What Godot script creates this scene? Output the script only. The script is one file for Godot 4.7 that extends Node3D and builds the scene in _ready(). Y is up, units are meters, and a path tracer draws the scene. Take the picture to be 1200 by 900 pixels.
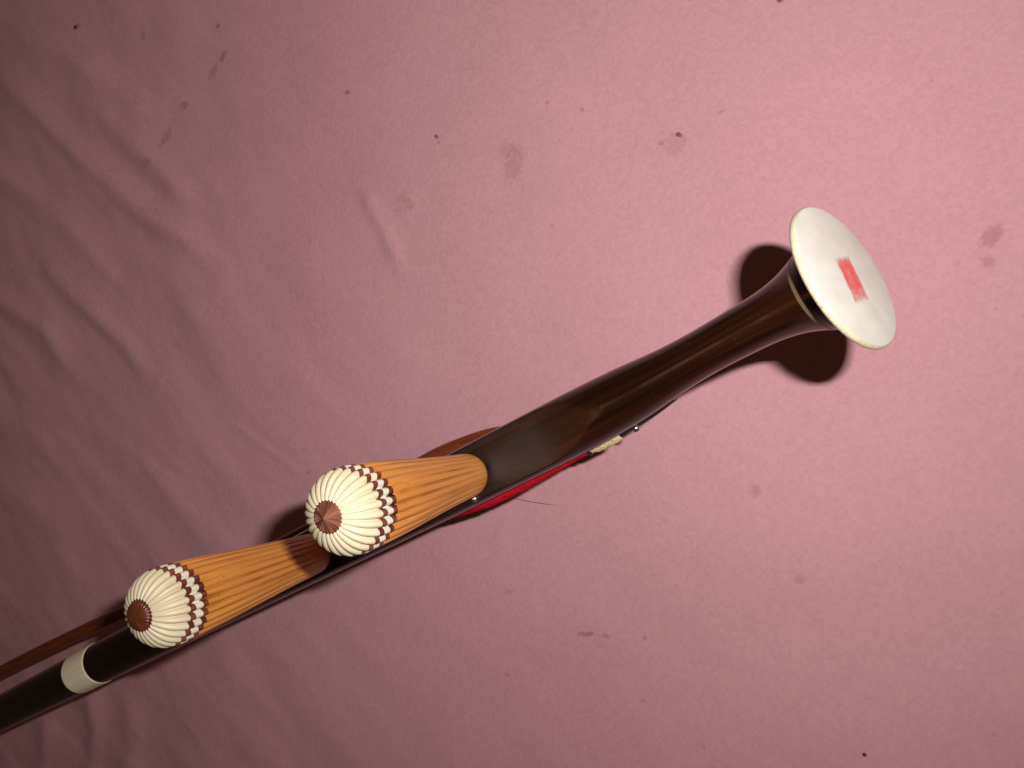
extends Node3D
# A two-stringed fiddle's head, lying on a pink cloth, lit by the flash of the camera. Lengths below are in millimetres; MM turns them to metres.

const MM := 0.001
const NECK_Y := 74.0
const NECK_AT := Vector3(-117.2, NECK_Y, 26.4)          # the point s = 0 of the neck's axis
const ALONG := Vector3(0.89469, 0.0, -0.44669)          # the neck's direction, towards the head
const ACROSS := Vector3(0.44669, 0.0, 0.89469)
const LOBES := 26

var rng := RandomNumberGenerator.new()
var M := {}


func _ready() -> void:
	rng.seed = 7
	# ---- camera, surroundings, flash
	var t := atan(400.0 / 942.0)
	var cam := Camera3D.new()
	cam.name = "camera"
	cam.transform = Transform3D(Basis(Vector3(cos(t), -sin(t), 0), Vector3(0, 0, -1), Vector3(sin(t), cos(t), 0)), Vector3(0, 0.350, 0))
	cam.fov = rad_to_deg(2.0 * atan(450.0 / 942.0))
	cam.near = 0.01
	cam.far = 20.0
	cam.current = true
	add_child(cam)
	var env := Environment.new()
	env.background_mode = Environment.BG_COLOR
	env.background_color = Color(0.055, 0.031, 0.017).linear_to_srgb()
	env.tonemap_mode = Environment.TONE_MAPPER_LINEAR
	env.tonemap_exposure = 1.0
	env.sdfgi_enabled = true
	env.ssao_enabled = true
	env.ssil_enabled = true
	var we := WorldEnvironment.new()
	we.name = "surroundings"
	we.environment = env
	add_child(we)
	var flash := AreaLight3D.new()
	flash.name = "camera_flash"
	flash.look_at_from_position(Vector3(42, 358, -29) * MM, Vector3(-150, 0, -205) * MM, Vector3(0, 0, -1))
	flash.light_color = Color(1.0, 0.985, 0.96)
	flash.light_energy = 0.218
	flash.area_size = Vector2(0.012, 0.006)
	flash.area_normalize_energy = true
	flash.area_range = 4.0
	flash.area_attenuation = 2.0
	flash.shadow_enabled = true
	add_child(flash)

	make_materials()
	make_cloth()
	make_fiddle()
	make_bow()
	make_litter()


# ------------------------------------------------------------------ helpers
func smooth(a: float, b: float, x: float) -> float:
	var k := clampf((x - a) / (b - a), 0.0, 1.0)
	return k * k * (3.0 - 2.0 * k)


func table(keys: Array, x: float) -> float:
	# smooth interpolation through [x, value] pairs
	if x <= keys[0][0]:
		return keys[0][1]
	for i in range(1, keys.size()):
		if x <= keys[i][0]:
			var i0: int = maxi(i - 2, 0)
			var i3: int = mini(i + 1, keys.size() - 1)
			var x0: float = keys[i - 1][0]
			var x1: float = keys[i][0]
			var v0: float = keys[i - 1][1]
			var v1: float = keys[i][1]
			var m0: float = (v1 - float(keys[i0][1])) / maxf(x1 - float(keys[i0][0]), 1e-5)
			var m1: float = (float(keys[i3][1]) - v0) / maxf(float(keys[i3][0]) - x0, 1e-5)
			var k: float = (x - x0) / (x1 - x0)
			var w: float = x1 - x0
			var k2 := k * k
			var k3 := k2 * k
			return (2 * k3 - 3 * k2 + 1) * v0 + (k3 - 2 * k2 + k) * m0 * w + (-2 * k3 + 3 * k2) * v1 + (k3 - k2) * m1 * w
	return keys[keys.size() - 1][1]


func sheet(pts: PackedVector3Array, uvs: PackedVector2Array, rows: int, cols: int, flip := false, closed := false) -> ArrayMesh:
	# a grid of rows x cols points (millimetres) as one mesh with smooth normals; closed: last column repeats the first
	var n := rows * cols
	var pos := PackedVector3Array()
	pos.resize(n)
	for i in n:
		pos[i] = pts[i] * MM
	var nor := PackedVector3Array()
	nor.resize(n)
	for r in rows:
		var up := maxi(r - 1, 0) * cols
		var dn := mini(r + 1, rows - 1) * cols
		var here := r * cols
		for c in cols:
			var l := c - 1
			var q := c + 1
			if closed:
				if l < 0:
					l = cols - 2
				if q > cols - 1:
					q = 1
			else:
				l = maxi(l, 0)
				q = mini(q, cols - 1)
			var v := (pts[here + q] - pts[here + l]).cross(pts[dn + c] - pts[up + c])
			var ln := v.length()
			if ln < 1e-9:
				# a pole: take the neighbour row
				var rr := (1 if r == 0 else rows - 2) * cols
				var r2 := (2 if r == 0 else rows - 3) * cols
				v = (pts[rr + q] - pts[rr + l]).cross((pts[r2 + c] - pts[rr + c]) if r == 0 else (pts[rr + c] - pts[r2 + c]))
				ln = maxf(v.length(), 1e-12)
			nor[here + c] = (-v if flip else v) / ln
	var idx := PackedInt32Array()
	idx.resize((rows - 1) * (cols - 1) * 6)
	var k := 0
	for r in rows - 1:
		for c in cols - 1:
			var a := r * cols + c
			var b := a + 1
			var d := a + cols
			var e := d + 1
			if flip:
				idx[k] = a; idx[k + 1] = b; idx[k + 2] = d; idx[k + 3] = b; idx[k + 4] = e; idx[k + 5] = d
			else:
				idx[k] = a; idx[k + 1] = d; idx[k + 2] = b; idx[k + 3] = b; idx[k + 4] = d; idx[k + 5] = e
			k += 6
	var arr := []
	arr.resize(Mesh.ARRAY_MAX)
	arr[Mesh.ARRAY_VERTEX] = pos
	arr[Mesh.ARRAY_NORMAL] = nor
	arr[Mesh.ARRAY_TEX_UV] = uvs
	arr[Mesh.ARRAY_INDEX] = idx
	var m := ArrayMesh.new()
	m.add_surface_from_arrays(Mesh.PRIMITIVE_TRIANGLES, arr)
	return m


func put(called: String, mesh: Mesh, mat: Material, parent: Node, at := Vector3.ZERO) -> MeshInstance3D:
	var o := MeshInstance3D.new()
	o.name = called
	o.mesh = mesh
	o.material_override = mat
	o.position = at * MM
	parent.add_child(o, true)
	return o


func thing(called: String, label: String, category: String, at: Vector3, group := "") -> Node3D:
	var o := Node3D.new()
	o.name = called
	o.position = at * MM
	o.set_meta("label", label)
	o.set_meta("category", category)
	if group:
		o.set_meta("group", group)
	add_child(o, true)
	return o


func tube(path: Array, radii: Array, sides: int, steps: int, squash := 1.0, bumps := 0.0) -> ArrayMesh:
	# a round bar along a smooth curve through path; radii are spread evenly over its length; ends closed
	var curve := Curve3D.new()
	curve.bake_interval = 0.5
	for i in path.size():
		var a: Vector3 = path[maxi(i - 1, 0)]
		var b: Vector3 = path[mini(i + 1, path.size() - 1)]
		var h: Vector3 = (b - a) / 6.0
		curve.add_point(path[i], -h, h)
	var ln := curve.get_baked_length()
	var noise := FastNoiseLite.new()
	noise.frequency = 0.25
	var pts := PackedVector3Array()
	var uvs := PackedVector2Array()
	var rows := steps + 3
	var keys := []
	for i in radii.size():
		keys.append([float(i) / (radii.size() - 1), radii[i]])
	for r in rows:
		var f := clampf(float(r - 1) / steps, 0.0, 1.0)
		var p := curve.sample_baked(f * ln, true)
		var dir := (curve.sample_baked(minf(f * ln + 0.6, ln), true) - curve.sample_baked(maxf(f * ln - 0.6, 0.0), true)).normalized()
		var side := dir.cross(Vector3.UP).normalized()
		var up := side.cross(dir)
		var rad := table(keys, f)
		if r == 0 or r == rows - 1:
			rad = 0.0
		for c in sides + 1:
			var an := TAU * c / sides
			var rr := rad
			if bumps > 0.0:
				rr += bumps * noise.get_noise_3d(cos(an) * 8.0, sin(an) * 8.0, f * ln * 2.0) * (1.0 if rad > 0.0 else 0.0)
			pts.append(p + side * cos(an) * rr + up * sin(an) * rr * squash)
			uvs.append(Vector2(float(c) / sides, f * ln / 60.0))
	return sheet(pts, uvs, rows, sides + 1, true, true)


func lathe(profile: Array, sides: int, basis := Basis.IDENTITY) -> ArrayMesh:
	# profile: [height, radius] from bottom to top; round about local y
	var pts := PackedVector3Array()
	var uvs := PackedVector2Array()
	for r in profile.size():
		for c in sides + 1:
			var an := TAU * c / sides
			pts.append(basis * Vector3(cos(an) * profile[r][1], profile[r][0], sin(an) * profile[r][1]))
			uvs.append(Vector2(float(c) / sides, float(r) / (profile.size() - 1)))
	return sheet(pts, uvs, profile.size(), sides + 1, false, true)


# ------------------------------------------------------------------ materials
func mat(color: Color, rough: float, spec := 0.5) -> StandardMaterial3D:
	var m := StandardMaterial3D.new()
	m.albedo_color = color.linear_to_srgb()
	m.roughness = rough
	m.metallic_specular = spec
	return m


func grain(w: int, h: int, around: float, along: float, lo: Color, hi: Color, seed_: int, contrast := 1.0, pores := 0.0) -> ImageTexture:
	# streaks that run along v and close around u; lo and hi are linear colours
	var n := FastNoiseLite.new()
	n.seed = seed_
	n.noise_type = FastNoiseLite.TYPE_SIMPLEX
	n.frequency = 1.0
	n.fractal_octaves = 3
	var broad := FastNoiseLite.new()
	broad.seed = seed_ + 5
	broad.frequency = 1.0
	broad.fractal_octaves = 2
	var img := Image.create(w, h, false, Image.FORMAT_RGB8)
	for x in w:
		var an := TAU * x / w
		var cx := cos(an)
		var cy := sin(an)
		for y in h:
			var v := float(y) / h
			var a := n.get_noise_3d(cx * around, cy * around, v * along)
			var b := broad.get_noise_3d(cx * 1.3, cy * 1.3, v * along * 1.7)
			var k := clampf(0.5 + contrast * (a * 0.75 + b * 0.55), 0.0, 1.0)
			var col := lo.lerp(hi, k)
			if pores > 0.0 and a < -0.42:
				col = col.lerp(lo * 0.45, pores)
			col.a = 1.0
			img.set_pixel(x, y, col.linear_to_srgb())
	return ImageTexture.create_from_image(img)


func make_materials() -> void:
	# peg wood: honey-coloured boxwood
	var m := mat(Color.WHITE, 0.42)
	m.albedo_texture = grain(384, 512, 5.0, 1.2, Color(0.40, 0.145, 0.024), Color(0.53, 0.218, 0.043), 11, 0.6, 0.25)
	var pw: Image = (m.albedo_texture as ImageTexture).get_image()
	for i in 34:                        # small dark nicks and knots
		var x := rng.randi_range(1, 381)
		var y := rng.randi_range(20, 400)
		var k := rng.randf_range(0.25, 0.7)
		for j in rng.randi_range(1, 4):
			pw.set_pixel(x, y + j, pw.get_pixel(x, y + j).lerp(Color(0.22, 0.09, 0.03), k))
			if k > 0.45:
				pw.set_pixel(x + 1, y + j, pw.get_pixel(x + 1, y + j).lerp(Color(0.22, 0.09, 0.03), k * 0.7))
	m.albedo_texture = ImageTexture.create_from_image(pw)
	M.peg_wood = m
	# ivory-coloured bone of the crowns
	m = mat(Color.WHITE, 0.48)
	m.albedo_texture = grain(256, 64, 9.0, 1.5, Color(0.50, 0.415, 0.275), Color(0.57, 0.487, 0.345), 23, 0.6)
	m.subsurf_scatter_enabled = true
	m.subsurf_scatter_strength = 0.10
	M.bone = m
	m = mat(Color.WHITE, 0.48)
	m.albedo_texture = grain(256, 16, 9.0, 0.5, Color(0.56, 0.51, 0.40), Color(0.66, 0.61, 0.49), 29, 0.8)
	m.subsurf_scatter_enabled = true
	m.subsurf_scatter_strength = 0.10
	M.bone_band = m
	m = mat(Color.WHITE, 0.45)
	m.albedo_texture = grain(256, 64, 12.0, 0.8, Color(0.075, 0.016, 0.009), Color(0.165, 0.040, 0.022), 31, 1.0)
	M.red_wood = m
	# the pointed button: end grain, radial rays
	m = mat(Color.WHITE, 0.65, 0.3)
	m.albedo_texture = grain(512, 32, 34.0, 0.25, Color(0.055, 0.014, 0.008), Color(0.24, 0.090, 0.050), 37, 2.2)
	M.button_rays = m
	m = mat(Color.WHITE, 0.4)
	m.albedo_texture = grain(256, 64, 14.0, 0.4, Color(0.055, 0.011, 0.005), Color(0.125, 0.030, 0.012), 41, 1.2)
	M.button_dark = m
	# neck: nearly black polished rosewood
	m = mat(Color.WHITE, 1.0, 0.58)
	var g := grain(256, 1536, 3.5, 5.0, Color(0.0050, 0.0016, 0.0011), Color(0.0215, 0.0054, 0.0021), 53, 0.7)
	var img := g.get_image()
	for y in 1536:                      # wood colour scaled down to near black below the pegs, redder towards the head
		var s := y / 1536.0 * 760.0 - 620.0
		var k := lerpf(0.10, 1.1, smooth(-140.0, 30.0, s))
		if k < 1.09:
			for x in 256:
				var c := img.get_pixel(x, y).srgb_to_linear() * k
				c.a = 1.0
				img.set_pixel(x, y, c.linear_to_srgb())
	for i in 330:                       # dust and tiny scratches in the polish
		var x := rng.randi_range(2, 253)
		var y := rng.randi_range(900, 1532)
		var c := img.get_pixel(x, y)
		var k := rng.randf_range(0.08, 0.40)
		img.set_pixel(x, y, c.lerp(Color(0.5, 0.42, 0.36), k))
		if rng.randf() < 0.3:
			img.set_pixel(x, y + 1, c.lerp(Color(0.5, 0.42, 0.36), k * 0.6))
	for i in 46:
		var fx := rng.randf_range(2, 253)
		var fy := rng.randf_range(950, 1480)
		var lean := rng.randf_range(-0.25, 0.25)
		var k := rng.randf_range(0.03, 0.12)
		for j in rng.randi_range(8, 45):
			var px := posmod(int(fx), 256)
			img.set_pixel(px, int(fy), img.get_pixel(px, int(fy)).lerp(Color(0.5, 0.42, 0.36), k))
			fx += lean
			fy += 1.0
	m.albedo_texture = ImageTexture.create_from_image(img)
	# polish: glossy on the round, rubbed dull where it is planed flat, smeared by handling
	var smear := FastNoiseLite.new()
	smear.seed = 77
	smear.frequency = 0.035
	smear.fractal_octaves = 3
	var polish := Image.create(128, 768, false, Image.FORMAT_RGB8)
	for y in 768:
		var s := y / 768.0 * 760.0 - 620.0
		var flat := smooth(-130.0, -120.0, s) * smooth(46.0, 22.0, s)
		for x in 128:
			var k := flat * smooth(0.30, 0.50, cos(TAU * x / 128.0))
			var v := lerpf(0.17, 0.37, k) + 0.10 * smear.get_noise_2d(x * 1.5, y)
			polish.set_pixel(x, y, Color(v, v, v))
	m.roughness_texture = ImageTexture.create_from_image(polish)
	m.roughness_texture_channel = BaseMaterial3D.TEXTURE_CHANNEL_RED
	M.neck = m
	m = mat(Color(0.115, 0.082, 0.05), 0.3)
	M.inlay = m
	m = mat(Color.WHITE, 0.42)
	m.albedo_texture = grain(256, 32, 10.0, 0.5, Color(0.64, 0.57, 0.40), Color(0.76, 0.70, 0.54), 61, 0.9)
	M.ring_bone = m
	# end cap: milky white, a little marbled
	m = mat(Color.WHITE, 0.32)
	m.albedo_texture = grain(128, 128, 1.6, 1.5, Color(0.44, 0.415, 0.372), Color(0.50, 0.490, 0.458), 67, 0.6)
	m.subsurf_scatter_enabled = true
	m.subsurf_scatter_strength = 0.12
	M.cap = m
	m = mat(Color.WHITE, 0.35)
	m.albedo_texture = grain(512, 32, 16.0, 0.6, Color(0.39, 0.345, 0.21), Color(0.48, 0.445, 0.33), 71, 0.7, 0.3)
	M.cap_rim = m
	M.seal = seal_material()
	m = mat(Color(0.62, 0.62, 0.60), 0.22)
	m.metallic = 1.0
	M.steel = m
	# bow
	m = mat(Color.WHITE, 0.36)
	m.albedo_texture = grain(128, 512, 3.0, 2.0, Color(0.085, 0.015, 0.006), Color(0.155, 0.036, 0.010), 83, 0.8)
	M.bow_wood = m
	m = mat(Color.WHITE, 0.7, 0.25)
	m.albedo_texture = grain(128, 128, 2.0, 14.0, Color(0.27, 0.0025, 0.010), Color(0.37, 0.004, 0.018), 89, 1.0)
	M.red_silk = m
	M.old_bone = mat(Color(0.36, 0.285, 0.15), 0.5)
	M.black = mat(Color(0.012, 0.009, 0.010), 0.3)
	M.hair = mat(Color(0.16, 0.07, 0.06), 0.5)
	M.crumb = mat(Color(0.045, 0.035, 0.035), 0.9)
	M.crumb_brown = mat(Color(0.14, 0.065, 0.055), 0.9)


func seal_material() -> StandardMaterial3D:
	# red seal ink, worn: dense in the middle, thin pale strokes towards one end
	var n := FastNoiseLite.new()
	n.seed = 3
	n.frequency = 0.022
	n.fractal_octaves = 3
	var s := 128
	var img := Image.create(s, s, false, Image.FORMAT_RGBA8)
	var strokes := [Rect2(24, 16, 5, 34), Rect2(24, 46, 30, 5), Rect2(52, 14, 5, 40), Rect2(72, 18, 36, 4), Rect2(88, 18, 5, 36), Rect2(72, 38, 36, 4), Rect2(20, 72, 36, 5), Rect2(36, 72, 5, 40), Rect2(20, 92, 36, 4), Rect2(74, 70, 34, 5), Rect2(74, 70, 5, 40), Rect2(103, 70, 5, 40), Rect2(74, 106, 34, 5), Rect2(86, 84, 10, 10)]
	for y in s:
		for x in s:
			var e := minf(minf(x, s - 1 - x), minf(y, s - 1 - y)) + 4.0 * n.get_noise_2d(x * 2.0 + 300, y * 2.0)
			var a := smooth(1.0, 24.0, e)
			var k := n.get_noise_2d(x, y)
			a *= clampf(0.92 + 0.5 * k, 0.5, 1.0)
			var along := float(x) / s
			a *= lerpf(1.0, 0.62, smooth(0.62, 0.95, along))
			for r: Rect2 in strokes:
				if r.has_point(Vector2(x, y)):
					a *= lerpf(0.93, 0.55, smooth(0.5, 0.9, along))
					break
			var c := Color(0.56, 0.050, 0.060).lerp(Color(0.60, 0.13, 0.13), clampf(0.4 - 0.8 * k, 0, 1)).linear_to_srgb()
			c.a = a * 0.92
			img.set_pixel(x, y, c)
	var m := StandardMaterial3D.new()
	m.albedo_texture = ImageTexture.create_from_image(img)
	m.transparency = BaseMaterial3D.TRANSPARENCY_ALPHA
	m.roughness = 0.4
	return m


# ------------------------------------------------------------------ the cloth
var creases := [
	# points (x, z), half width, height: low ridges and folds of the cloth
	[[Vector2(-560, -265), Vector2(-509, -240), Vector2(-462, -212), Vector2(-424, -190), Vector2(-390, -165)], 11.0, 4.2],
	[[Vector2(-520, -206), Vector2(-485, -181), Vector2(-432, -138), Vector2(-383, -100), Vector2(-353, -86), Vector2(-325, -62)], 8.5, 4.7],
	[[Vector2(-530, -150), Vector2(-501, -133), Vector2(-450, -102), Vector2(-412, -70)], 7.5, 3.5],
	[[Vector2(-540, -70), Vector2(-509, -55), Vector2(-466, -35), Vector2(-440, -8)], 7.5, 4.1],
	[[Vector2(-475, -78), Vector2(-454, -65), Vector2(-396, -22), Vector2(-375, 0)], 7.0, 3.2],
	[[Vector2(-436, -178), Vector2(-400, -148), Vector2(-365, -122), Vector2(-340, -95)], 9.0, 2.8],
	[[Vector2(-234, -102), Vector2(-219, -79), Vector2(-207, -55)], 4.6, 1.7],
	[[Vector2(-208, -96), Vector2(-202, -84)], 6.0, 0.7],
	[[Vector2(-322, 18), Vector2(-301, 31), Vector2(-262, 53)], 2.2, 0.55],
	[[Vector2(-430, 165), Vector2(-425, 190), Vector2(-422, 210), Vector2(-428, 250)], 7.0, 2.6],
	[[Vector2(-462, 205), Vector2(-469, 255)], 8.0, 2.6],
	[[Vector2(-395, 175), Vector2(-392, 215), Vector2(-398, 255)], 9.0, 2.0],
	[[Vector2(-560, -10), Vector2(-500, 25), Vector2(-450, 50)], 12.0, 2.2],
	[[Vector2(-560, 40), Vector2(-500, 70), Vector2(-455, 90)], 12.0, 1.6],
	[[Vector2(-149, 57), Vector2(-154, 73), Vector2(-156, 90)], 3.0, 0.28],
	[[Vector2(-360, -60), Vector2(-330, -20), Vector2(-315, 5)], 14.0, 1.2],
	[[Vector2(-330, 95), Vector2(-318, 140), Vector2(-330, 190)], 16.0, 1.2],
]
var ripple := FastNoiseLite.new()


func cloth_height(x: float, z: float) -> float:
	var loose := smooth(-160.0, -380.0, x)
	var fx := x * 0.78 + z * 0.62
	var fz := z * 0.78 - x * 0.62
	var h := ripple.get_noise_2d(fx * 0.45, fz * 1.3) * (0.45 + 1.2 * loose) + ripple.get_noise_2d(fx * 1.3 + 500.0, fz * 3.4) * (0.05 + 0.42 * loose)
	for c in creases:
		var w: float = c[1]
		var line: Array = c[0]
		var best := 1e9
		var end := 1.0
		for i in line.size() - 1:
			var a: Vector2 = line[i]
			var b: Vector2 = line[i + 1]
			if absf(x - (a.x + b.x) * 0.5) > absf(a.x - b.x) * 0.5 + 3.0 * w or absf(z - (a.y + b.y) * 0.5) > absf(a.y - b.y) * 0.5 + 3.0 * w:
				continue
			var p := Vector2(x, z)
			var ab := b - a
			var t := clampf((p - a).dot(ab) / ab.length_squared(), 0.0, 1.0)
			var d := p.distance_to(a + ab * t)
			if d < best:
				best = d
				var f := (i + t) / (line.size() - 1)
				end = smooth(0.0, 0.25, f) * smooth(1.0, 0.7, f)
		if best < 3.0 * w:
			h += float(c[2]) * exp(-best * best / (w * w)) * (0.25 + 0.75 * end)
	return h


func ticks(lo: float, hi: float, fine_lo: float, fine_hi: float, fine: float, coarse: float) -> PackedFloat32Array:
	var out := PackedFloat32Array()
	var x := lo
	while x < fine_lo - 0.01:
		out.append(x)
		x += coarse
	x = fine_lo
	while x < fine_hi:
		out.append(x)
		x += fine
	x = fine_hi
	while x < hi + 0.01:
		out.append(x)
		x += coarse
	return out


func make_cloth() -> void:
	ripple.seed = 12
	ripple.frequency = 0.016
	ripple.fractal_octaves = 2
	var xs := ticks(-900, 460, -540, 80, 1.8, 15.0)
	var zs := ticks(-700, 700, -265, 265, 1.8, 15.0)
	var pts := PackedVector3Array()
	var uvs := PackedVector2Array()
	pts.resize(xs.size() * zs.size())
	uvs.resize(xs.size() * zs.size())
	var k := 0
	for z in zs:
		for x in xs:
			pts[k] = Vector3(x, cloth_height(x, z), z)
			uvs[k] = Vector2((x + 560.0) / 680.0, (z + 340.0) / 680.0)
			k += 1
	var cm := sheet(pts, uvs, zs.size(), xs.size(), true)

	# colour: a soft felted pink, mottled, with the stains and lint marks it has
	var n := FastNoiseLite.new()
	n.seed = 5
	n.noise_type = FastNoiseLite.TYPE_VALUE
	n.frequency = 0.22
	n.fractal_octaves = 4
	n.fractal_gain = 0.7
	var size := 2048
	var fine := n.get_image(size, size, false, false, false)
	n.seed = 6
	n.frequency = 0.012
	n.fractal_octaves = 4
	var wide := n.get_image(512, 512, false, false, false)
	wide.resize(size, size, Image.INTERPOLATE_BILINEAR)
	var fb := fine.get_data()
	var wb := wide.get_data()
	var rgb := PackedByteArray()
	rgb.resize(size * size * 3)
	var base := Color(0.452, 0.228, 0.262).linear_to_srgb()
	var lr := PackedByteArray()
	var lg := PackedByteArray()
	var lb := PackedByteArray()
	for i in 512:
		var f := 1.0 + (i - 256) / 256.0 * 0.17
		lr.append(clampi(int(base.r * 255.0 * f), 0, 255))
		lg.append(clampi(int(base.g * 255.0 * f), 0, 255))
		lb.append(clampi(int(base.b * 255.0 * f), 0, 255))
	var j := 0
	for i in size * size:
		var v := 128 + ((fb[i] * 3 + wb[i] * 2) / 5)
		v = clampi(v, 0, 511)
		rgb[j] = lr[v]
		rgb[j + 1] = lg[v]
		rgb[j + 2] = lb[v]
		j += 3
	var img := Image.create_from_data(size, size, false, Image.FORMAT_RGB8, rgb)
	# stains: x, z, half length, half width, turn, colour it is multiplied by, ragged
	var stains := [
		[-148.0, -104.0, 5.0, 9.0, 0.35, Color(0.90, 0.85, 0.80), 0.5],
		[-151.5, -112.0, 5.0, 4.0, 0.0, Color(0.93, 0.89, 0.86), 0.6],
		[48.0, -56.0, 5.2, 3.2, -0.9, Color(0.83, 0.72, 0.74), 0.45],
		[46.8, -46.6, 3.0, 2.4, 0.6, Color(0.86, 0.77, 0.78), 0.5],
		[-70.0, -108.5, 1.5, 1.1, 0.2, Color(0.55, 0.48, 0.48), 0.3],
		[-72.0, -105.0, 6.0, 5.0, 0.2, Color(0.93, 0.88, 0.88), 0.8],
		[-78.0, -106.0, 1.6, 1.0, 0.6, Color(0.80, 0.74, 0.74), 0.5],
		[-52.0, -116.0, 2.2, 1.0, -0.8, Color(0.84, 0.80, 0.80), 0.5],
		[-189.0, -122.0, 1.5, 1.1, 0.4, Color(0.60, 0.52, 0.52), 0.4],
		[-188.0, -119.0, 1.0, 0.8, 0.4, Color(0.75, 0.68, 0.68), 0.4],
		[-439.0, -219.0, 2.8, 1.8, -0.8, Color(0.62, 0.62, 0.68), 0.5],
		[-328.0, -201.0, 1.9, 1.5, 0.0, Color(0.62, 0.58, 0.62), 0.4],
		[-324.0, -183.5, 3.4, 2.2, -0.9, Color(0.70, 0.68, 0.72), 0.6],
		[-331.0, -176.0, 5.0, 2.4, -0.9, Color(0.84, 0.82, 0.85), 0.7],
		[-353.0, -160.0, 3.4, 2.4, -0.3, Color(0.78, 0.76, 0.78), 0.6],
		[-366.0, -143.0, 6.0, 3.0, -1.0, Color(0.83, 0.80, 0.82), 0.8],
		[-378.0, -129.0, 4.4, 2.4, -0.3, Color(0.86, 0.84, 0.84), 0.7],
		[-385.0, -205.0, 3.8, 2.0, 1.2, Color(0.84, 0.80, 0.80), 0.6],
		[-112.0, 113.5, 4.4, 1.2, -0.2, Color(0.74, 0.68, 0.66), 0.6],
		[-103.0, 113.5, 2.6, 1.0, 0.1, Color(0.84, 0.78, 0.77), 0.6],
		[-38.0, 44.5, 2.2, 3.0, 0.2, Color(0.87, 0.84, 0.82), 0.6],
		[-205.0, -90.5, 4.6, 2.4, 0.8, Color(0.90, 0.85, 0.84), 0.6],
		[-241.0, -151.0, 2.2, 1.2, 0.1, Color(0.62, 0.58, 0.58), 0.5],
		[-131.0, -131.0, 1.1, 0.9, 0.0, Color(0.80, 0.74, 0.74), 0.4],
		[-114.0, -125.0, 1.0, 1.2, 0.0, Color(0.76, 0.70, 0.70), 0.4],
		[-28.0, -159.0, 1.4, 1.0, 0.0, Color(0.62, 0.56, 0.58), 0.4],
		[-150.0, 98.0, 3.0, 1.2, -0.3, Color(0.88, 0.84, 0.84), 0.6],
		[-20.0, 80.0, 2.0, 2.4, 0.5, Color(0.90, 0.87, 0.86), 0.6],
		[-85.0, 112.0, 1.0, 1.4, 0.0, Color(0.82, 0.77, 0.77), 0.4],
	]
	var edge := FastNoiseLite.new()
	edge.seed = 9
	edge.frequency = 0.12
	edge.fractal_octaves = 3
	for i in 150:           # specks of lint and pilling
		var x := rng.randf_range(-530, 90)
		var z := rng.randf_range(-250, 250)
		var d := rng.randf_range(0.86, 0.97)
		var q := rng.randf_range(0.35, 0.9)
		stains.append([x, z, q * rng.randf_range(1.0, 2.2), q, rng.randf_range(0, 3.1), Color(d, d * 0.97, d * 0.97), 0.5])
	for s in stains:
		var c := Vector2((float(s[0]) + 560.0) / 680.0 * size, (float(s[1]) + 340.0) / 680.0 * size)
		var big: float = maxf(s[2], s[3]) / 680.0 * size * 1.7 + 2.0
		var ct := cos(float(s[4]))
		var st := sin(float(s[4]))
		for py in range(maxi(0, int(c.y - big)), mini(size - 1, int(c.y + big))):
			for px in range(maxi(0, int(c.x - big)), mini(size - 1, int(c.x + big))):
				var dx := (px - c.x) * 680.0 / size
				var dy := (py - c.y) * 680.0 / size
				var r := Vector2((dx * ct + dy * st) / float(s[2]), (dy * ct - dx * st) / float(s[3])).length()
				r += float(s[6]) * edge.get_noise_2d(px, py)
				var a := 1.0 - smooth(0.55, 1.2, r)
				if a > 0.0:
					var o := img.get_pixel(px, py)
					img.set_pixel(px, py, o.lerp(o * (s[5] as Color), a * 0.52))
	for i in 8000:          # the felt's short matted fibres, lighter and darker
		var fx := rng.randf_range(4, size - 5)
		var fy := rng.randf_range(4, size - 5)
		var dir := rng.randf_range(0.0, TAU)
		var bend := rng.randf_range(-0.16, 0.16)
		var tone := rng.randf_range(-0.075, 0.07)
		for step in rng.randi_range(5, 16):
			var px := clampi(int(fx), 0, size - 1)
			var py := clampi(int(fy), 0, size - 1)
			var o := img.get_pixel(px, py)
			img.set_pixel(px, py, o.lerp(Color(0.95, 0.85, 0.86) if tone > 0.0 else Color(0.22, 0.10, 0.11), absf(tone)))
			fx += cos(dir)
			fy += sin(dir)
			dir += bend
	var m := StandardMaterial3D.new()
	m.albedo_texture = ImageTexture.create_from_image(img)
	m.roughness = 0.95
	m.metallic_specular = 0.15
	m.rim_enabled = true
	m.rim = 0.25
	fine.convert(Image.FORMAT_RGBA8)
	fine.bump_map_to_normal_map(1.0)
	m.normal_enabled = true
	m.normal_texture = ImageTexture.create_from_image(fine)
	m.normal_scale = 0.4
	var o := put("ground_cloth", cm, m, self)
	o.set_meta("kind", "structure")
	o.set_meta("label", "dusty pink felted cloth, creased at the left, under the whole instrument")


# ------------------------------------------------------------------ the fiddle
const BEND_FROM := 10.0
const BEND_OVER := 70.0
const BEND := 24.5
var axis: Array[Vector3] = []       # the axis at every half millimetre, from s = -560
var tilt: Array[float] = []


func neck_radius(s: float) -> float:
	return table([[-560, 8.6], [-310, 8.8], [-250, 9.5], [-120, 10.5], [-60, 11.1], [0, 11.3], [30, 11.1], [50, 10.2], [70, 8.3], [84, 7.6], [99, 7.65], [110, 8.05], [118, 9.3], [124, 11.2], [129, 13.3], [132, 14.3], [133.5, 14.5]], s)


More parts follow.
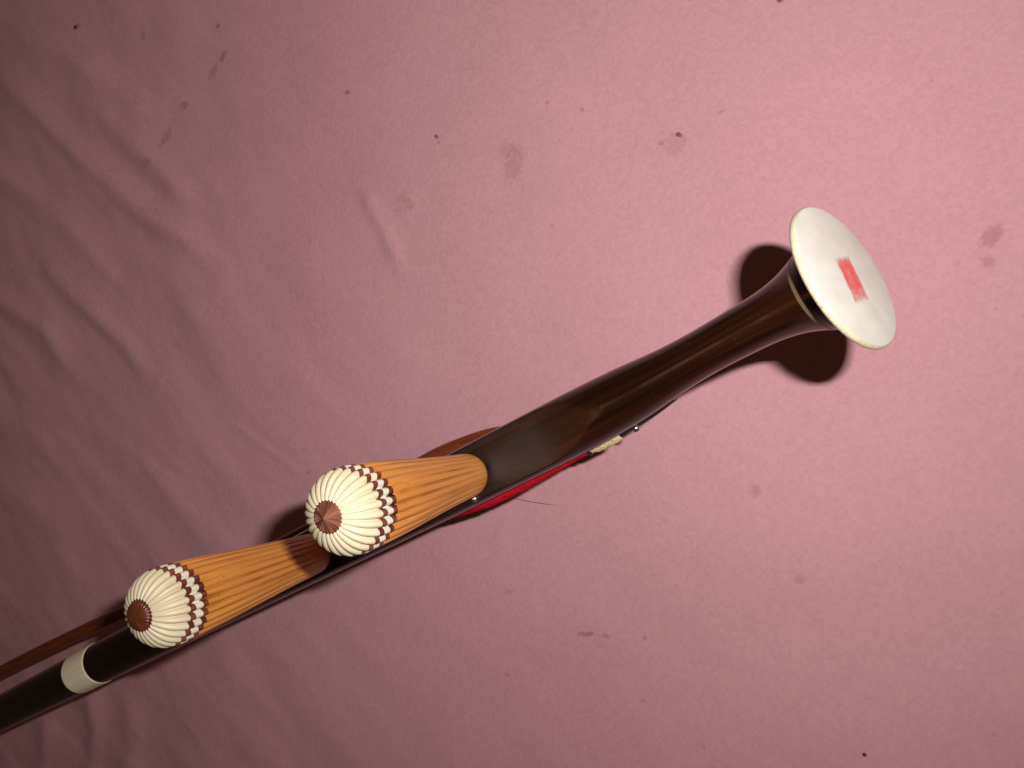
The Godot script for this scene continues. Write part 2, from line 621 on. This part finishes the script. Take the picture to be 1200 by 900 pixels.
func neck_cut(s: float) -> float:
	# how far above the axis the wood is planed flat
	var r := neck_radius(s)
	var k := maxf(smooth(-116.0, -138.0, s), 0.0)
	var h := 5.2
	if s > 14.0:
		h += (r + 0.25 - h) * pow(smooth(14.0, 50.0, s), 0.85) + 4.0 * smooth(42.0, 52.0, s)
	h += 9.0 * k
	return minf(h, r + 4.0)


func make_axis() -> void:
	var p := Vector3(0, 0, 0)
	var back: Array[Vector3] = []
	for i in 1120:
		back.append(-ALONG * 0.5 * (1120 - i))
	axis.append_array(back)
	for i in 1120:
		tilt.append(0.0)
	for i in 300:
		var s := i * 0.5
		var e := deg_to_rad(BEND) * smooth(BEND_FROM, BEND_FROM + BEND_OVER, s)
		axis.append(p)
		tilt.append(e)
		p += (ALONG * cos(e) + Vector3.UP * sin(e)) * 0.5 + ACROSS * 0.5 * 0.045 * smooth(70.0, 130.0, s)


func frame(s: float) -> Transform3D:
	# x across, y up out of the neck, -z ... local y of a lathe is made from 'z' below
	var f := clampf((s + 560.0) * 2.0, 0.0, axis.size() - 2.0)
	var i := int(f)
	var p: Vector3 = axis[i].lerp(axis[i + 1], f - i)
	var e: float = tilt[i]
	var dir := ALONG * cos(e) + Vector3.UP * sin(e)
	var up := Vector3.UP * cos(e) - ALONG * sin(e)
	return Transform3D(Basis(ACROSS, up, dir), p)


func swept(from: float, to: float, step: float, radius: Callable, cut: Callable, sides: int) -> ArrayMesh:
	var pts := PackedVector3Array()
	var uvs := PackedVector2Array()
	var s := from
	var rows := 0
	var list: Array[float] = []
	while s < to - 0.001:
		list.append(s)
		s += step if (s < 20.0 or s > 55.0) else 0.4
	list.append(to)
	for v in list:
		var soft := lerpf(0.35, 1.3, smooth(20.0, 40.0, v))
		var f := frame(v)
		var r: float = radius.call(v)
		var h: float = cut.call(v)
		for c in sides + 1:
			var an := TAU * c / sides
			var y := cos(an) * r
			if h < r + 3.0 and y > 0.0:
				var k := maxf(soft - absf(y - h), 0.0) / soft
				y = minf(y, h) - k * k * soft * 0.25
			pts.append(f.origin + f.basis.x * sin(an) * r + f.basis.y * y)
			uvs.append(Vector2(float(c) / sides, (v + 620.0) / 760.0))
		rows += 1
	return sheet(pts, uvs, rows, sides + 1, false, true)


func head_lathe(profile: Array, sides: int) -> ArrayMesh:
	# profile: [s along the axis, radius] about the tilted axis at the head
	var f := frame(130.0)
	var pts := PackedVector3Array()
	var uvs := PackedVector2Array()
	for r in profile.size():
		for c in sides + 1:
			var an := TAU * c / sides
			pts.append(f.origin + f.basis.z * (float(profile[r][0]) - 130.0) + f.basis.x * sin(an) * profile[r][1] + f.basis.y * cos(an) * profile[r][1])
			uvs.append(Vector2(float(c) / sides, float(r) / (profile.size() - 1)))
	return sheet(pts, uvs, profile.size(), sides + 1, false, true)


func make_fiddle() -> void:
	make_axis()
	var o := thing("erhu", "dark wooden fiddle neck with two ribbed tuning pegs and a white end cap", "musical instrument", NECK_AT)
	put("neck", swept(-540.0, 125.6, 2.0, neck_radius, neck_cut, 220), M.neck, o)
	var no_cut := func(_s: float) -> float: return 99.0
	var proud := func(s: float) -> float: return neck_radius(s) + 0.35 * smooth(-253.8, -253.0, s) * smooth(-237.2, -238.0, s)
	var b := put("neck_ring", swept(-253.8, -237.2, 0.4, proud, no_cut, 120), M.ring_bone, o)
	b.set_meta("label", "cream bone ring round the black neck")
	var inlay := func(s: float) -> float: return neck_radius(s) + 0.06
	put("inlay_band", swept(125.6, 127.0, 0.3, inlay, no_cut, 120), M.inlay, o)
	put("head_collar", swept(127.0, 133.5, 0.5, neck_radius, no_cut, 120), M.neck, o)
	# the white cap: a thick disc, rounded at its edge, its face slightly domed
	var rim := [[133.3, 10.0], [133.4, 14.5], [133.5, 18.0], [133.7, 20.2]]
	for i in 9:
		var a := -PI * 0.42 + PI * 0.72 * i / 8.0
		rim.append([134.95 + 1.3 * sin(a), 20.8 + 1.3 * cos(a)])
	var face := [[rim[rim.size() - 1][0], rim[rim.size() - 1][1]]]
	for i in range(1, 25):
		var r: float = float(rim[rim.size() - 1][1]) * (1.0 - i / 24.0)
		face.append([cap_face(r), maxf(r, 0.0)])
	var cap := put("end_cap", head_lathe(face, 160), M.cap, o)
	cap.set_meta("label", "milky white domed disc closing the head, with a red seal mark")
	put("rim", head_lathe(rim, 160), M.cap_rim, cap)
	var f := frame(130.0)
	var pts := PackedVector3Array()
	var uvs := PackedVector2Array()
	for i in 15:
		for j in 15:
			var x := lerpf(-7.4, 7.4, j / 14.0) + 1.9
			var y := lerpf(-5.0, 5.0, i / 14.0) + 0.12 * x + 1.5
			var r := Vector2(x, y).length()
			pts.append(f.origin + f.basis.z * (cap_face(r) - 130.0 + 0.08) + f.basis.x * x + f.basis.y * y)
			uvs.append(Vector2(j / 14.0, i / 14.0))
	put("seal_mark", sheet(pts, uvs, 15, 15, true), M.seal, cap)
	make_peg(o, -17.2, 0.10, false)
	make_peg(o, -94.6, 0.04, true)
	# the little steel pin beside the upper peg
	var pin := lathe([[-3.0, 0.55], [0.6, 0.55], [0.8, 1.15], [1.2, 1.3], [1.7, 1.15], [2.0, 0.6], [2.1, 0.0]], 24)
	put("string_pin", pin, M.steel, o, ALONG * -18.8 + ACROSS * 8.9 + Vector3.UP * 4.9)


func cap_face(r: float) -> float:
	var edge := 20.8 + 1.3 * cos(PI * 0.30)
	var low := 134.95 + 1.3 * sin(PI * 0.30)
	return low + 1.3 * (1.0 - pow(r / edge, 2.0))


func flute(t: float, k: float) -> float:
	# 0 on top of a rib, 1 in the groove; k 0: round rib, 1: flat rib with a narrow groove
	var rnd := (1.0 - sqrt(1.0 - 0.82 * t * t)) / (1.0 - sqrt(0.18))
	return lerpf(rnd, pow(absf(t), 7.0), k)


func fluted(rows: Array, per: int, turn: float, wob: FastNoiseLite = null) -> ArrayMesh:
	# rows: [height, radius, groove depth, flatness of the ribs]
	var pts := PackedVector3Array()
	var uvs := PackedVector2Array()
	var cols := LOBES * per + 1
	for r in rows:
		for c in cols:
			var an := TAU * c / (cols - 1)
			var t := fposmod(float(c) / per, 1.0) * 2.0 - 1.0
			var d: float = r[2]
			if wob:
				d *= clampf(0.95 + 1.5 * wob.get_noise_3d(cos(an) * 12.0, sin(an) * 12.0, float(r[0]) * 0.5), 0.15, 1.6)
			var rad: float = float(r[1]) - d * flute(t, r[3])
			pts.append(Vector3(cos(an + turn) * rad, r[0], sin(an + turn) * rad))
			uvs.append(Vector2(float(c) / (cols - 1), float(r[0]) / 92.0))
	return sheet(pts, uvs, rows.size(), cols, false, true)


func peg_radius(h: float) -> float:
	if h > 79.0:
		return 12.9 * pow(maxf(1.0 - pow((h - 77.5) / 12.6, 2.4), 0.0), 0.4545)
	return table([[0, 5.0], [0.7, 6.6], [2.0, 7.6], [4.5, 8.2], [12, 8.6], [25, 9.4], [40, 10.5], [55, 11.7], [66, 12.4], [74, 12.75], [79, 12.85]], h)


func make_peg(parent: Node3D, s: float, turn: float, lower: bool) -> void:
	var at := ALONG * (s + 1.0) + ACROSS * 0.2 + Vector3.UP * 5.0
	var stand := (Vector3.UP * 89.6 + ACROSS * 2.2 - ALONG * 1.0).normalized()
	var wob := FastNoiseLite.new()
	wob.seed = 40 + int(lower)
	wob.frequency = 0.07
	var rows := []
	for i in 60:
		var h := 74.0 * pow(i / 59.0, 1.15)
		rows.append([h, peg_radius(h), lerpf(0.05, 1.0, smooth(2.0, 26.0, h)) * (1.0 + 1.0 * smooth(58.0, 74.0, h)), 0.95 - 0.75 * smooth(50.0, 74.0, h)])
	var p := put("tuning_peg" + ("_001" if lower else ""), fluted(rows, 14, turn, wob), M.peg_wood, parent, at)
	p.basis = Basis(Quaternion(Vector3.UP, stand))
	p.set_meta("label", "lower ribbed orange peg, partly in shadow, with a dark red rounded button" if lower else "upper ribbed orange peg with a pale red pointed button")
	var bands := [[74.0, 76.2, "red_wood"], [76.2, 79.3, "bone_band"], [79.3, 81.3, "red_wood"]]
	var num := 0
	for b in bands:
		rows = []
		for i in 6:
			var h: float = lerpf(b[0], b[1], i / 5.0)
			rows.append([h, peg_radius(h) + (0.05 if b[2] == "red_wood" else 0.0), 2.1 * (0.9 + 0.1 * smooth(77.0, 75.0, h)), 0.1 - 0.1 * smooth(74.0, 77.0, h)])
		put("band" + ("_%03d" % num if num else ""), fluted(rows, 10, turn), M[b[2]], p)
		num += 1
	rows = []
	for i in 26:
		var a := i / 25.0
		var h := lerpf(81.3, 89.35 if lower else 89.5, sin(a * PI * 0.5))
		var r := peg_radius(h)
		rows.append([h, r, 1.75 * pow(r / 12.5, 0.95), 0.0])
	put("crown", fluted(rows, 12, turn), M.bone, p)
	var prof := []
	var cap := []
	if lower:
		for i in 14:
			var a := PI * 0.5 * i / 13.0
			cap.append([89.0 + 2.2 * pow(maxf(sin(a), 0.0), 0.8), 4.8 * pow(maxf(cos(a), 0.0), 0.75), 0.28 * cos(a), 0.0])
		put("button", fluted(cap, 8, turn + PI / LOBES), M.button_dark, p)
	else:
		prof = [[88.0, 4.3], [89.2, 4.5], [89.6, 4.4]]
		for i in 12:
			var a := (i + 1) / 12.0
			prof.append([89.6 + 2.0 * (0.35 * a + 0.65 * a * a), 4.4 * (1.0 - a)])
		put("button", lathe(prof, 78), M.button_rays, p)


# ------------------------------------------------------------------ the bow, lying under the neck
func make_bow() -> void:
	var at := Vector3(-240, 52, 67)
	var o := thing("bow", "reddish brown wooden bow lying under the dark neck, its end wrapped in red", "bow", at)
	var stick := []
	for p in [Vector3(-690, 46, 281), Vector3(-560, 47, 220), Vector3(-439.4, 48, 161.4), Vector3(-397, 49, 141.3), Vector3(-351.6, 50, 120.8), Vector3(-300, 51, 99), Vector3(-241.3, 52, 73.8), Vector3(-190, 53, 47.0), Vector3(-165, 53.5, 32.6), Vector3(-148.6, 53.5, 25.3), Vector3(-131.3, 53.5, 20.2), Vector3(-115, 53.5, 19.6), Vector3(-98, 53.5, 22.5)]:
		stick.append(p - at)
	put("stick", tube(stick, [3.4, 3.4, 3.4, 3.5, 3.5, 3.4, 3.0], 28, 240), M.bow_wood, o)
	var path := []
	for p in [Vector3(-172, 57, 60.5), Vector3(-138, 57.5, 47), Vector3(-123, 57.5, 39.9), Vector3(-108.4, 58, 32.5), Vector3(-97.0, 58.5, 26.8), Vector3(-89.8, 59.5, 23.8)]:
		path.append(p - at)
	put("red_wrap", tube(path, [0.9, 2.3, 3.6, 3.8, 2.8, 1.6], 24, 90, 0.9, 0.5), M.red_silk, o)
	path = []
	for p in [Vector3(-90.7, 60, 25.0), Vector3(-84.8, 60.3, 22.2), Vector3(-78.8, 60.6, 19.2)]:
		path.append(p - at)
	var tie := SphereMesh.new()
	tie.radius = 1.5 * MM
	tie.height = 3.0 * MM
	put("knot", tie, M.black, o, Vector3(-91.2, 59.6, 25.4) - at)
	put("ferrule", tube(path, [1.1, 1.5, 1.7, 1.6, 1.7, 1.3], 24, 40, 0.9, 0.5), M.old_bone, o)
	path = []
	for p in [Vector3(-79.2, 60.8, 18.7), Vector3(-74.1, 62, 15.1), Vector3(-66.3, 64, 10.4), Vector3(-57.6, 66, 5.0)]:
		path.append(p - at)
	put("tail_pin", tube(path, [1.3, 1.5, 1.5, 1.2, 0.6], 20, 40), M.black, o)
	var bead := SphereMesh.new()
	bead.radius = 1.5 * MM
	bead.height = 2.6 * MM
	put("bead", bead, M.steel, o, Vector3(-72.9, 63.0, 16.1) - at)


# ------------------------------------------------------------------ hairs and crumbs on the cloth
func make_litter() -> void:
	var p := []
	for q in [Vector2(-149.5, 53.2), Vector2(-143, 54.6), Vector2(-136, 55.4), Vector2(-127, 56.0)]:
		p.append(Vector3(q.x, cloth_height(q.x, q.y) + 0.2, q.y))
	var h := put("loose_hair", tube(p, [0.10, 0.17, 0.17, 0.08], 6, 40), M.hair, self)
	h.set_meta("label", "thin dark hair on the pink cloth just below the red wrap")
	h.set_meta("category", "hair")
	p = []
	for q in [Vector2(-318, 14), Vector2(-303, 22), Vector2(-285, 33), Vector2(-263, 46)]:
		p.append(Vector3(q.x, cloth_height(q.x, q.y) + 0.25, q.y))
	h = put("loose_thread", tube(p, [0.10, 0.22, 0.22, 0.10], 6, 60), mat(Color(0.42, 0.21, 0.23), 0.8), self)
	h.set_meta("label", "fine pink thread on the cloth left of the upper peg's crown")
	h.set_meta("category", "thread")
	var spots := [
		[4.1, 147.7, 0.75, "crumb", "tiny black crumb on the pink cloth near the bottom edge"],
		[-70.0, -108.5, 0.9, "crumb_brown", "tiny brown crumb in a faint stain on the upper cloth"],
		[-439.0, -219.0, 1.1, "crumb", "dark crumb on the shaded cloth in the upper left corner"],
		[-189.0, -122.0, 0.7, "crumb_brown", "small brown crumb on the upper middle of the cloth"],
		[-28.0, -159.0, 0.8, "crumb_brown", "small dark crumb at the top edge of the cloth"],
	]
	for s in spots:
		var prof := []
		for i in 7:
			var a := PI * i / 6.0
			prof.append([-cos(a) * float(s[2]) * 0.5, sin(a) * float(s[2]) * (1.0 + 0.25 * sin(i * 2.1))])
		var o := put("crumb", lathe(prof, 11), M[s[3]], self, Vector3(s[0], cloth_height(s[0], s[1]) + float(s[2]) * 0.35, s[1]))
		o.rotation.y = rng.randf() * 3.0
		o.set_meta("label", s[4])
		o.set_meta("category", "crumb")
		o.set_meta("group", "crumbs on the cloth")
